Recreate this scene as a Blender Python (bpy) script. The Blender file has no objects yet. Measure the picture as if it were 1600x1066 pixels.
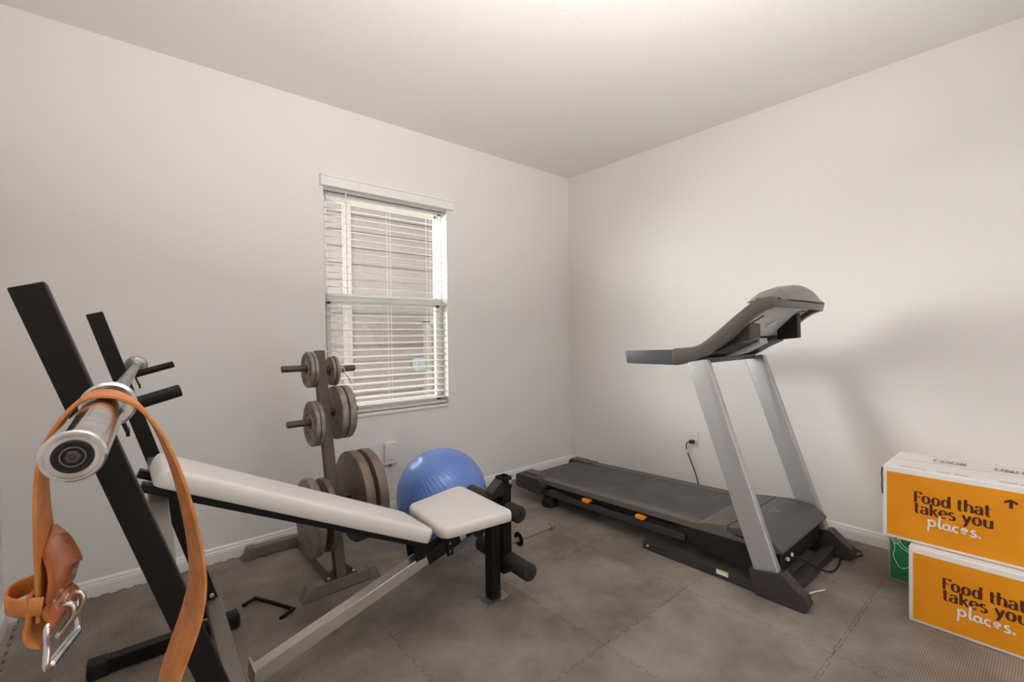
import bpy, bmesh, math, random
from mathutils import Vector, Matrix, Quaternion
from mathutils.geometry import delaunay_2d_cdt
V = Vector
rnd = random.Random(7)
S = bpy.context.scene
COL = S.collection
PI = math.pi

# ---------------------------------------------------------------- camera, world, lights, exposure
WX, WY, H, LX, BY = 3.315, 3.023, 2.726, -0.396, -0.95      # right wall x, window wall y, ceiling, left wall x, back wall y
cam = bpy.data.cameras.new('camera'); co = bpy.data.objects.new('camera', cam); COL.objects.link(co)
cr = V((0.75981969, -0.65002835, -0.01171248)); cu = V((0.01749669, 0.00243632, 0.99984395)); cf = V((0.64989838, 0.75990605, -0.01322451))
m = Matrix((cr, cu, -cf)).transposed().to_4x4(); m.translation = (0, 0, 1.24); co.matrix_world = m
cam.sensor_width = 36; cam.lens = 724.78 * 36 / 1600; cam.clip_start = 0.02
S.camera = co
S.view_settings.view_transform = 'Standard'; S.view_settings.look = 'None'
S.view_settings.exposure = 0.16; S.view_settings.gamma = 1; S.view_settings.use_curve_mapping = False
S.cycles.use_denoising = True
S.cycles.max_bounces = 10; S.cycles.diffuse_bounces = 6
S.cycles.sample_clamp_indirect = 6

w = bpy.data.worlds.new('sky'); S.world = w; w.use_nodes = True
bg = w.node_tree.nodes['Background']; bg.inputs[0].default_value = (0.86, 0.93, 1.0, 1); bg.inputs[1].default_value = 1.0

def area(name, loc, target, sx, sy, power, color):
    l = bpy.data.lights.new(name, 'AREA'); l.shape = 'RECTANGLE'; l.size = sx; l.size_y = sy; l.energy = power; l.color = color
    o = bpy.data.objects.new(name, l); COL.objects.link(o); o.location = loc
    o.rotation_euler = (V(target) - V(loc)).to_track_quat('-Z', 'Y').to_euler(); return o
# bright open sky beside the neighbouring house, shining in slantwise through the window
area('daylight', (-2.3, 6.3, 2.2), (-2.3, 0, 2.0), 6.4, 2.4, 2100, (1.0, 0.965, 0.94))
area('daylight_side', (-6.0, 4.9, 2.2), (0, 4.2, 2.0), 2.8, 2.4, 800, (1.0, 0.965, 0.94))
# weak fill lamp added outside the opening in the back wall
area('added_back_fill', (1.6, BY - 0.25, 1.25), (1.6, 2.0, 1.25), 1.6, 2.1, 4, (1.0, 0.95, 0.89))
# unseen lamp added beside the camera, aimed up to brighten the ceiling
ul = area('added_ceiling_bounce', (0.60, -0.22, 1.50), (0.85, 0.45, H), 0.35, 0.35, 48, (1.0, 0.945, 0.93)); ul.data.shape = 'DISK'; ul.data.spread = 2.15

# ---------------------------------------------------------------- materials
def mat(name, color, rough=0.5, metal=0.0, noise=None, nscale=20, bump=0.0, bscale=80, emit=None, spec=0.5, coat=0.0):
    m = bpy.data.materials.new(name); m.use_nodes = True; nt = m.node_tree; b = nt.nodes['Principled BSDF']
    b.inputs['Base Color'].default_value = (*color, 1); b.inputs['Roughness'].default_value = rough; b.inputs['Metallic'].default_value = metal
    b.inputs['Specular IOR Level'].default_value = spec; b.inputs['Coat Weight'].default_value = coat
    tc = nt.nodes.new('ShaderNodeTexCoord')
    if noise:
        n = nt.nodes.new('ShaderNodeTexNoise'); n.inputs['Scale'].default_value = nscale; n.inputs['Detail'].default_value = 5
        nt.links.new(tc.outputs['Object'], n.inputs['Vector'])
        r = nt.nodes.new('ShaderNodeMix'); r.data_type = 'RGBA'
        r.inputs[6].default_value = (*color, 1); r.inputs[7].default_value = (*noise, 1)
        mr = nt.nodes.new('ShaderNodeMapRange'); mr.inputs[1].default_value = 0.38; mr.inputs[2].default_value = 0.66
        nt.links.new(n.outputs['Fac'], mr.inputs[0]); nt.links.new(mr.outputs[0], r.inputs[0]); nt.links.new(r.outputs[2], b.inputs['Base Color'])
    if bump:
        n2 = nt.nodes.new('ShaderNodeTexNoise'); n2.inputs['Scale'].default_value = bscale; n2.inputs['Detail'].default_value = 3
        nt.links.new(tc.outputs['Object'], n2.inputs['Vector'])
        bp = nt.nodes.new('ShaderNodeBump'); bp.inputs['Strength'].default_value = bump; bp.inputs['Distance'].default_value = 0.004
        nt.links.new(n2.outputs['Fac'], bp.inputs['Height']); nt.links.new(bp.outputs[0], b.inputs['Normal'])
    if emit:
        b.inputs['Emission Color'].default_value = (*emit[0], 1); b.inputs['Emission Strength'].default_value = emit[1]
    return m
M = {}
M['wall'] = mat('wall_paint', (0.78, 0.757, 0.735), 0.75, bump=0.12, bscale=160)
M['ceil'] = mat('ceiling_texture', (0.82, 0.80, 0.775), 0.85, bump=0.6, bscale=95)
M['trim'] = mat('trim_paint', (0.82, 0.805, 0.78), 0.38)
M['vinyl'] = mat('white_vinyl', (0.85, 0.84, 0.82), 0.4)
M['slat'] = mat('blind_slat', (0.86, 0.84, 0.82), 0.45); nt = M['slat'].node_tree; pb_ = nt.nodes['Principled BSDF']; tl = nt.nodes.new('ShaderNodeBsdfTranslucent'); tl.inputs[0].default_value = (0.86, 0.83, 0.79, 1); ms = nt.nodes.new('ShaderNodeMixShader'); ms.inputs[0].default_value = 0.38
nt.links.new(pb_.outputs[0], ms.inputs[1]); nt.links.new(tl.outputs[0], ms.inputs[2]); nt.links.new(ms.outputs[0], nt.nodes['Material Output'].inputs[0])
M['carpet'] = mat('beige_carpet', (0.50, 0.44, 0.37), 0.95, noise=(0.28, 0.24, 0.20), nscale=260, bump=0.8, bscale=400)
M['black'] = mat('black_powder_coat', (0.009, 0.0065, 0.005), 0.42, bump=0.05, bscale=300, spec=0.22)
M['blackp'] = mat('black_plastic', (0.014, 0.012, 0.011), 0.5, spec=0.3)
M['foam'] = mat('black_foam', (0.019, 0.015, 0.012), 0.85, bump=0.3, bscale=400)
M['pewter'] = mat('pewter_paint', (0.235, 0.205, 0.175), 0.34, 0.55, bump=0.08, bscale=260)
M['silver'] = mat('silver_paint', (0.56, 0.53, 0.50), 0.33, 0.8, bump=0.05, bscale=260)
M['bolt'] = mat('bolt_steel', (0.55, 0.53, 0.5), 0.3, 0.9)
M['chrome'] = mat('chrome', (0.82, 0.80, 0.79), 0.13, 1.0, noise=(0.55, 0.52, 0.50), nscale=34, bump=0.05, bscale=60)
M['worn'] = mat('worn_steel', (0.42, 0.40, 0.38), 0.35, 0.9, noise=(0.22, 0.2, 0.19), nscale=40)
M['upholstery'] = mat('pale_grey_vinyl', (0.66, 0.63, 0.60), 0.42, bump=0.1, bscale=300)
M['plate'] = mat('grey_cast_iron', (0.29, 0.25, 0.215), 0.48, 0.3, noise=(0.18, 0.15, 0.125), nscale=22, bump=0.35, bscale=120)
M['rust'] = mat('rusted_cast_iron', (0.13, 0.10, 0.08), 0.46, 0.3, noise=(0.23, 0.17, 0.13), nscale=9, bump=0.35, bscale=120)
M['brown'] = mat('bronze_brown_paint', (0.085, 0.059, 0.046), 0.42, 0.3, bump=0.05, bscale=200)
M['cap'] = mat('grey_plastic_cap', (0.16, 0.145, 0.125), 0.5)
M['leather'] = mat('tan_leather', (0.50, 0.17, 0.035), 0.62, noise=(0.62, 0.25, 0.07), nscale=30, bump=0.35, bscale=260)
M['leather2'] = mat('polished_leather', (0.36, 0.095, 0.022), 0.26, noise=(0.46, 0.14, 0.04), nscale=22, bump=0.1, bscale=90, coat=0.3)
M['tmdark'] = mat('treadmill_charcoal', (0.038, 0.032, 0.032), 0.42)
M['tmrail'] = mat('treadmill_footrail', (0.105, 0.088, 0.072), 0.55, bump=0.5, bscale=240)
M['tmbelt'] = mat('treadmill_belt', (0.048, 0.044, 0.046), 0.5, noise=(0.075, 0.072, 0.075), nscale=5, bump=0.3, bscale=500)
M['tmhood'] = mat('treadmill_hood', (0.075, 0.072, 0.074), 0.45, bump=0.15, bscale=400)
M['tmsilver'] = mat('upright_silver', (0.46, 0.455, 0.46), 0.36, 0.45, bump=0.04, bscale=300)
M['tmarm'] = mat('console_arm_grey', (0.115, 0.096, 0.086), 0.36, 0.35)
M['hood2'] = mat('display_hood_grey', (0.23, 0.205, 0.185), 0.4, 0.2)
M['tmunder'] = mat('console_underside', (0.55, 0.53, 0.52), 0.42)
M['tmgrip'] = mat('grip_grey', (0.065, 0.065, 0.072), 0.45)
M['orange'] = mat('orange_cushion', (0.85, 0.27, 0.02), 0.4)
M['white'] = mat('white_plastic', (0.78, 0.75, 0.72), 0.35)
M['cable'] = mat('white_cable', (0.72, 0.72, 0.66), 0.45)
M['cord'] = mat('black_cord', (0.012, 0.010, 0.010), 0.45)
M['carton'] = mat('white_carton', (0.74, 0.70, 0.67), 0.6, bump=0.25, bscale=25)
M['cartonorange'] = mat('orange_print', (0.77, 0.285, 0.003), 0.45, noise=(0.72, 0.255, 0.002), nscale=7, bump=0.18, bscale=18)
M['kraft'] = mat('brown_cardboard', (0.42, 0.25, 0.14), 0.75)
M['green'] = mat('green_print', (0.008, 0.20, 0.065), 0.45)
M['ink'] = mat('maroon_ink', (0.075, 0.012, 0.008), 0.5)
M['whiteink'] = mat('white_ink', (0.80, 0.76, 0.73), 0.5)
M['greyink'] = mat('grey_ink', (0.30, 0.28, 0.27), 0.6)
M['fadedink'] = mat('faded_ink', (0.50, 0.47, 0.45), 0.6)
M['yellow'] = mat('yellow_label', (0.75, 0.62, 0.10), 0.5)
M['siding'] = mat('mauve_siding', (0.30, 0.245, 0.245), 0.7, bump=0.2, bscale=60)
M['sidingtrim'] = mat('pale_siding_trim', (0.40, 0.35, 0.32), 0.6)
M['lawn'] = mat('lawn', (0.12, 0.17, 0.06), 0.9, noise=(0.2, 0.24, 0.1), nscale=12)
M['grey'] = mat('meter_grey', (0.36, 0.38, 0.40), 0.5)

# glass
g = bpy.data.materials.new('window_glass'); g.use_nodes = True; nt = g.node_tree; nt.nodes.remove(nt.nodes['Principled BSDF'])
tr = nt.nodes.new('ShaderNodeBsdfTransparent'); tr.inputs[0].default_value = (0.95, 0.97, 0.96, 1); gl = nt.nodes.new('ShaderNodeBsdfGlossy'); gl.inputs['Roughness'].default_value = 0.02
mx = nt.nodes.new('ShaderNodeMixShader'); mx.inputs[0].default_value = 0.06; nt.links.new(tr.outputs[0], mx.inputs[1]); nt.links.new(gl.outputs[0], mx.inputs[2])
nt.links.new(mx.outputs[0], nt.nodes['Material Output'].inputs[0]); M['glass'] = g
# insect screen on the lower half: a fine dark mesh that lets most light through
g = bpy.data.materials.new('insect_screen'); g.use_nodes = True; nt = g.node_tree; b = nt.nodes['Principled BSDF']
b.inputs['Base Color'].default_value = (0.10, 0.10, 0.10, 1); b.inputs['Alpha'].default_value = 0.16; M['screen'] = g

# exercise ball: pearly blue
M['ball'] = mat('blue_ball', (0.13, 0.245, 0.63), 0.27, 0.1, bump=0.03, bscale=200, coat=0.25)

# foam mat: dusty charcoal with a fine diagonal cross-hatch
def foam_mat():
    m = bpy.data.materials.new('dusty_foam_mat'); m.use_nodes = True; nt = m.node_tree; b = nt.nodes['Principled BSDF']; L = nt.links
    tc = nt.nodes.new('ShaderNodeTexCoord')
    def wave(rot, scale):
        mp = nt.nodes.new('ShaderNodeMapping'); mp.inputs['Rotation'].default_value = (0, 0, rot); L.new(tc.outputs['Object'], mp.inputs['Vector'])
        wv = nt.nodes.new('ShaderNodeTexWave'); wv.wave_type = 'BANDS'; wv.inputs['Scale'].default_value = scale; wv.inputs['Distortion'].default_value = 0
        L.new(mp.outputs[0], wv.inputs['Vector']); return wv
    a = wave(0.0, 42); c = wave(PI / 2, 42)
    mul = nt.nodes.new('ShaderNodeMath'); mul.operation = 'MULTIPLY'; L.new(a.outputs['Fac'], mul.inputs[0]); L.new(c.outputs['Fac'], mul.inputs[1])
    n = nt.nodes.new('ShaderNodeTexNoise'); n.inputs['Scale'].default_value = 2.2; n.inputs['Detail'].default_value = 6; n.inputs['Roughness'].default_value = 0.62; L.new(tc.outputs['Object'], n.inputs['Vector'])
    mr = nt.nodes.new('ShaderNodeMapRange'); mr.inputs[1].default_value = 0.36; mr.inputs[2].default_value = 0.64; L.new(n.outputs['Fac'], mr.inputs[0])
    mx = nt.nodes.new('ShaderNodeMix'); mx.data_type = 'RGBA'; mx.inputs[6].default_value = (0.145, 0.115, 0.091, 1); mx.inputs[7].default_value = (0.33, 0.285, 0.24, 1)
    L.new(mr.outputs[0], mx.inputs[0])
    dk = nt.nodes.new('ShaderNodeMix'); dk.data_type = 'RGBA'; dk.blend_type = 'MULTIPLY'; dk.inputs[0].default_value = 1.0
    mr2 = nt.nodes.new('ShaderNodeMapRange'); mr2.inputs[3].default_value = 0.62; mr2.inputs[4].default_value = 1.5; L.new(mul.outputs[0], mr2.inputs[0])
    L.new(mx.outputs[2], dk.inputs[6]); L.new(mr2.outputs[0], dk.inputs[7]); L.new(dk.outputs[2], b.inputs['Base Color'])
    b.inputs['Roughness'].default_value = 0.55
    bp = nt.nodes.new('ShaderNodeBump'); bp.inputs['Strength'].default_value = 0.45; bp.inputs['Distance'].default_value = 0.002
    L.new(mul.outputs[0], bp.inputs['Height']); L.new(bp.outputs[0], b.inputs['Normal'])
    return m
M['mat'] = foam_mat()

# ---------------------------------------------------------------- mesh helpers (all coordinates are world metres)
def tag(o, label=None, cat=None, group=None, kind=None):
    if label: o['label'] = label
    if cat: o['category'] = cat
    if group: o['group'] = group
    if kind: o['kind'] = kind
    return o

def obj(name, bm, material, parent=None, smooth=None, label=None):
    bmesh.ops.recalc_face_normals(bm, faces=bm.faces[:])
    me = bpy.data.meshes.new(name)
    vs = [v.co for v in bm.verts]
    c = V((sum((min(v[i] for v in vs), max(v[i] for v in vs))) / 2 for i in range(3)))
    if parent is None: c.z = min(v.z for v in vs)
    for v in bm.verts: v.co -= c
    bm.to_mesh(me); bm.free()
    for mm in (material if isinstance(material, (list, tuple)) else [material]): me.materials.append(mm)
    if smooth is not None:
        me.polygons.foreach_set('use_smooth', [True] * len(me.polygons))
        try: me.set_sharp_from_angle(angle=math.radians(smooth))
        except Exception: pass
    o = bpy.data.objects.new(name, me); COL.objects.link(o)
    if parent is not None:
        o.parent = parent
        base = parent_world(parent)
        o.location = c - base
        o['_w'] = list(c)
    else:
        o.location = c; o['_w'] = list(c)
    if label: o['label'] = label
    return o
def parent_world(p): return V(p['_w'])
def thing(name, loc, label, cat, group=None):
    o = bpy.data.objects.new(name, None); COL.objects.link(o); o.location = loc; o['_w'] = list(loc); o.empty_display_size = 0.1
    return tag(o, label, cat, group)

def BM(): return bmesh.new()
def bevel(bm, faces_or_all=None, r=0.003, seg=2, ang=30):
    if r <= 0: return
    bm.normal_update()
    ed = [e for e in bm.edges if len(e.link_faces) == 2 and e.calc_face_angle(0) > math.radians(ang)]
    bmesh.ops.bevel(bm, geom=ed, offset=r, segments=seg, affect='EDGES', profile=0.5, clamp_overlap=True)
def join(dst, src, matrix=None):
    if matrix is not None: bmesh.ops.transform(src, matrix=matrix, verts=src.verts[:])
    me = bpy.data.meshes.new('tmp'); src.to_mesh(me); src.free(); dst.from_mesh(me); bpy.data.meshes.remove(me); return dst
def box(x0, x1, y0, y1, z0, z1, r=0.0, seg=2, into=None):
    bm = BM(); bmesh.ops.create_cube(bm, size=1)
    for v in bm.verts: v.co = V((x0 if v.co.x < 0 else x1, y0 if v.co.y < 0 else y1, z0 if v.co.z < 0 else z1))
    if r: bevel(bm, r=r, seg=seg)
    return join(into, bm) if into else bm
def tube(P0, P1, w, h, side=(0, 1, 0), r=0.004, into=None):
    """rectangular tube between two points; w across `side`, h across the other way"""
    P0, P1 = V(P0), V(P1); d = (P1 - P0); L = d.length; d.normalize(); s = V(side); s = (s - d * s.dot(d)).normalized(); u = d.cross(s)
    bm = BM(); bmesh.ops.create_cube(bm, size=1)
    for v in bm.verts: v.co = P0 + d * (L * (v.co.x + 0.5)) + s * (w * v.co.y) + u * (h * v.co.z)
    if r: bevel(bm, r=r)
    return join(into, bm) if into else bm
def lathe(P0, axis, prof, n=32, into=None, caps=True):
    """prof: list of (distance along axis, radius)"""
    P0, a = V(P0), V(axis).normalized(); t = V((0, 0, 1)) if abs(a.z) < 0.9 else V((1, 0, 0)); e1 = a.cross(t).normalized(); e2 = a.cross(e1)
    bm = BM(); rings = []
    for d, r in prof:
        rings.append([bm.verts.new(P0 + a * d + (e1 * math.cos(2 * PI * k / n) + e2 * math.sin(2 * PI * k / n)) * max(r, 1e-5)) for k in range(n)])
    for A, B in zip(rings, rings[1:]):
        for k in range(n): bm.faces.new((A[k], A[(k + 1) % n], B[(k + 1) % n], B[k]))
    if caps: bm.faces.new(rings[0][::-1]); bm.faces.new(rings[-1])
    return join(into, bm) if into else bm
def rod(P0, P1, r, n=20, bev=0.002, into=None):
    L = (V(P1) - V(P0)).length; b_ = min(bev, r * 0.45)
    return lathe(P0, V(P1) - V(P0), [(0, r - b_), (b_, r), (L - b_, r), (L, r - b_)], n, into)
def sweep(pts, r, n=10, into=None, closed=False, smooth=6):
    pts = spline(pts, smooth, closed) if smooth else [V(p) for p in pts]
    bm = BM(); rings = []; up = None; N = len(pts)
    for i, p in enumerate(pts):
        a = pts[(i - 1) % N] if (closed or i > 0) else p; c = pts[(i + 1) % N] if (closed or i < N - 1) else p
        d = (c - a).normalized()
        if up is None: up = d.orthogonal().normalized()
        up = (up - d * up.dot(d)).normalized(); s = d.cross(up)
        rings.append([bm.verts.new(p + (up * math.cos(2 * PI * k / n) + s * math.sin(2 * PI * k / n)) * r) for k in range(n)])
    for i in range(N if closed else N - 1):
        A, B = rings[i], rings[(i + 1) % N]
        for k in range(n): bm.faces.new((A[k], A[(k + 1) % n], B[(k + 1) % n], B[k]))
    if not closed: bm.faces.new(rings[0][::-1]); bm.faces.new(rings[-1])
    return join(into, bm) if into else bm
def spline(pts, k=6, closed=False):
    P = [V(p) for p in pts]; n = len(P); out = []
    rng = range(n if closed else n - 1)
    for i in rng:
        p1, p2 = P[i], P[(i + 1) % n]
        p0 = P[i - 1] if (closed or i > 0) else p1 * 2 - p2
        p3 = P[(i + 2) % n] if (closed or i < n - 2) else p2 * 2 - p1
        for j in range(k):
            t = j / k
            out.append(0.5 * ((2 * p1) + (p2 - p0) * t + (2 * p0 - 5 * p1 + 4 * p2 - p3) * t * t + (3 * p1 - p0 - 3 * p2 + p3) * t ** 3))
    if not closed: out.append(P[-1])
    return out
def prism(poly, axis, a, b, r=0.0, seg=2, into=None):
    """extrude a 2D polygon along 'x','y' or 'z' from a to b; poly gives the other two coordinates in order"""
    bm = BM()
    def P(p, t): return V({'x': (t, p[0], p[1]), 'y': (p[0], t, p[1]), 'z': (p[0], p[1], t)}[axis])
    A = [bm.verts.new(P(p, a)) for p in poly]; B = [bm.verts.new(P(p, b)) for p in poly]; n = len(poly)
    bm.faces.new(A); bm.faces.new(B[::-1])
    for i in range(n): bm.faces.new((A[i], B[i], B[(i + 1) % n], A[(i + 1) % n]))
    bmesh.ops.recalc_face_normals(bm, faces=bm.faces[:])
    if r: bevel(bm, r=r, seg=seg, ang=25)
    return join(into, bm) if into else bm
def roundpoly(pts, r, n=6):
    out = []; N = len(pts)
    for i in range(N):
        p = V((*pts[i], 0)); a = V((*pts[i - 1], 0)); c = V((*pts[(i + 1) % N], 0))
        rr = r[i] if isinstance(r, (list, tuple)) else r
        u = (a - p).normalized(); v = (c - p).normalized(); th = u.angle(v); t = min(rr / math.tan(th / 2), (a - p).length * .48, (c - p).length * .48)
        p0, p2 = p + u * t, p + v * t
        for k in range(n + 1):
            s = k / n; q = p0 * (1 - s) ** 2 + p * 2 * s * (1 - s) + p2 * s * s; out.append((q.x, q.y))
    return out
def ribbon(pts, wdirs, wid, thick, into=None, k=6):
    """leather strap: centre points, a width direction at each, width, thickness"""
    C_ = spline(pts, k); W_ = spline(wdirs, k); bm = BM(); rings = []; n = len(C_)
    for i, p in enumerate(C_):
        d = (C_[min(i + 1, n - 1)] - C_[max(i - 1, 0)]).normalized(); wv = W_[i]; wv = (wv - d * wv.dot(d)).normalized(); nn = d.cross(wv)
        ww = wid
        if isinstance(wid, list):
            u_ = i * (len(wid) - 1) / max(n - 1, 1); a_ = min(int(u_), len(wid) - 2); ww = wid[a_] + (wid[a_ + 1] - wid[a_]) * (u_ - a_)
        rings.append([bm.verts.new(p + wv * (ww / 2) * a + nn * (thick / 2) * c) for a, c in ((1, .5), (.92, 1), (-.92, 1), (-1, .5), (-1, -.5), (-.92, -1), (.92, -1), (1, -.5))])
    for A, B in zip(rings, rings[1:]):
        for j in range(8): bm.faces.new((A[j], A[(j + 1) % 8], B[(j + 1) % 8], B[j]))
    bm.faces.new(rings[0][::-1]); bm.faces.new(rings[-1])
    return join(into, bm) if into else bm

# ================================================================= THE ROOM
T = 0.12
wx0, wx1, wz0, wz1 = 1.022, 1.937, 0.712, 2.20                   # window opening
def structure(name, bm, m_, **k): return tag(obj(name, bm, m_, **k), kind='structure')
structure('floor', box(LX - T, WX + T, BY - T, WY + T, -0.10, -0.014), M['carpet'])
structure('ceiling', box(LX - T, WX + T, BY - T, WY + T, H, H + 0.1), M['ceil'])
structure('wall_right', box(WX, WX + T, BY - T, WY + T, -0.014, H), M['wall'])
structure('wall_left', box(LX - T, LX, BY - T, WY + T, -0.014, H), M['wall'])
bm = box(LX, wx0, WY, WY + T, -0.014, H); box(wx1, WX, WY, WY + T, -0.014, H, into=bm)
box(wx0, wx1, WY, WY + T, -0.014, wz0, into=bm); box(wx0, wx1, WY, WY + T, wz1, H, into=bm)
structure('wall_window', bm, M['wall'])
bm = box(LX, 0.8, BY - T, BY, -0.014, H); box(2.4, WX, BY - T, BY, -0.014, H, into=bm); box(0.8, 2.4, BY - T, BY, 2.3, H, into=bm)
structure('wall_back', bm, M['wall'])
# baseboards with a stepped, rounded profile
def baseprof(s): return [(0, -0.014), (0.014 * s, -0.014), (0.014 * s, 0.045), (0.0125 * s, 0.05), (0.0125 * s, 0.056), (0.009 * s, 0.062), (0.009 * s, 0.070), (0.004 * s, 0.078), (0, 0.08)]
structure('baseboard_window', prism([(WY - a, z) for a, z in baseprof(1)], 'x', LX, WX), M['trim'])
structure('baseboard_right', prism([(WX - a, z) for a, z in baseprof(1)], 'y', BY, WY), M['trim'])
structure('baseboard_left', prism([(LX + a, z) for a, z in baseprof(1)], 'y', BY, WY), M['trim'])

# ---- window
win = thing('window_1', (1.48, WY + 0.1, wz0), None, None); win['kind'] = 'structure'
bm = BM()
fy0, fy1 = WY + 0.075, WY + 0.13
for a in ((wx0, wx0 + .035, wz0, wz1), (wx1 - .035, wx1, wz0, wz1), (wx0, wx1, wz0, wz0 + .035), (wx0, wx1, wz1 - .035, wz1)):
    box(a[0], a[1], fy0, fy1, a[2], a[3], 0.003, into=bm)
obj('window_frame', bm, M['vinyl'], win)
zr = 1.485
bm = BM()
for a in ((wx0 + .03, wx0 + .06, wz0 + .03, zr), (wx1 - .065, wx1 - .03, wz0 + .03, zr), (wx0 + .03, wx1 - .03, wz0 + .03, wz0 + .075), (wx0 + .03, wx1 - .03, zr - .03, zr + .03)):
    box(a[0], a[1], fy0 - .012, fy0 + .018, a[2], a[3], 0.003, into=bm)
ls = obj('lower_sash', bm, M['vinyl'], win)
bm = BM()
for a in ((wx0 + .03, wx0 + .05, zr, wz1 - .03), (wx1 - .05, wx1 - .03, zr, wz1 - .03), (wx0 + .03, wx1 - .03, zr - .01, zr + .045), (wx0 + .03, wx1 - .03, wz1 - .06, wz1 - .03)):
    box(a[0], a[1], fy0 + .022, fy0 + .045, a[2], a[3], 0.003, into=bm)
us = obj('upper_sash', bm, M['vinyl'], win)
obj('glass_pane', box(wx0 + .055, wx1 - .06, fy0 + .002, fy0 + .005, wz0 + .07, zr - .03), M['glass'], ls)
obj('glass_pane', box(wx0 + .045, wx1 - .045, fy0 + .032, fy0 + .035, zr + .01, wz1 - .055), M['glass'], us)
obj('insect_screen', box(wx0 + .036, wx1 - .036, fy1 - .006, fy1 - .005, wz0 + .036, zr), M['screen'], win)
obj('window_sill', box(wx0 - .0, wx1 + .0, WY - 0.012, fy0, wz0 - .012, wz0 + .008, 0.004), M['trim'], win)

# ---- blind
bl = thing('window_blind', (1.48, WY + 0.02, wz0), 'white horizontal slat blind lowered over the window, slats open', 'blind')
bm = box(0.998, 1.985, WY - 0.035, WY - 0.001, 2.203, 2.262, 0.004); box(0.994, 1.989, WY - 0.042, WY - 0.001, 2.256, 2.270, 0.004, into=bm); box(0.996, 1.987, WY - 0.038, WY - 0.001, 2.199, 2.212, 0.003, into=bm)
obj('valance', bm, M['trim'], bl)
bm = BM(); nsl = 31; pitch = (2.17 - 0.775) / (nsl - 1)
for i in range(nsl):
    z = 2.17 - i * pitch; tilt = 0.004
    n_ = 6; bm2 = BM(); rows = []
    for j in range(n_ + 1):
        f_ = j / n_ - .5; y = WY + 0.036 + 0.05 * f_; zz = z + 0.003 * (1 - 4 * f_ * f_) + tilt * f_ * 2
        rows.append([bm2.verts.new((x, y, zz + dz)) for x, dz in ((wx0 + .006, 0), (wx1 - .006, 0), (wx1 - .006, .0026), (wx0 + .006, .0026))])
    for A, B in zip(rows, rows[1:]):
        for k in range(4): bm2.faces.new((A[k], A[(k + 1) % 4], B[(k + 1) % 4], B[k]))
    bm2.faces.new(rows[0]); bm2.faces.new(rows[-1][::-1]); join(bm, bm2)
obj('slats', bm, M['slat'], bl)
obj('bottom_rail', box(wx0 + .006, wx1 - .006, WY + .012, WY + .062, 0.728, 0.748, 0.004), M['slat'], bl)
obj('head_rail', box(wx0 + .004, wx1 - .004, WY + .008, WY + .066, 2.183, 2.2), M['slat'], bl)
bm = BM()
for x in (wx0 + .14, (wx0 + wx1) / 2, wx1 - .14):
    for dy in (0.010, 0.062): rod((x, WY + dy, 0.74), (x, WY + dy, 2.19), 0.0007, 6, 0, into=bm)
obj('ladder_cords', bm, M['slat'], bl)
obj('tilt_wand', rod((1.165, WY - 0.002, 1.52), (1.165, WY - 0.002, 2.19), 0.0042, 8), M['white'], bl)

# ---- what stands outside
structure('ground_outside', box(-9, 12, WY + 0.4, 22, -0.5, -0.3), M['lawn'])
hs = thing('neighbour_house', (4.0, 5.0, -0.3), 'mauve sided house wall seen through the window blind', 'house')
bm = BM(); z = -0.3; k = 0
while z < 4.2:
    prism([(5.0, z), (5.014 if k else 5.014, z), (5.03, z + .18), (5.2, z + .18), (5.2, z)], 'x', 1.45, 9.0, into=bm); z += .18; k += 1
obj('siding_wall', bm, M['siding'], hs)
bm = BM(); box(1.885, 1.965, 4.965, 5.03, -.3, 4.2, into=bm); obj('corner_board', bm, M['sidingtrim'], hs)
bm = BM(); box(2.86, 2.93, 4.955, 5.03, -.3, 1.42, into=bm); box(2.86, 3.6, 4.955, 5.03, 1.38, 1.45, into=bm); obj('door_casing', bm, M['sidingtrim'], hs)
obj('meter_box', box(2.70, 2.83, 4.90, 5.01, 0.82, 0.98, .01), M['grey'], hs)

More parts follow.
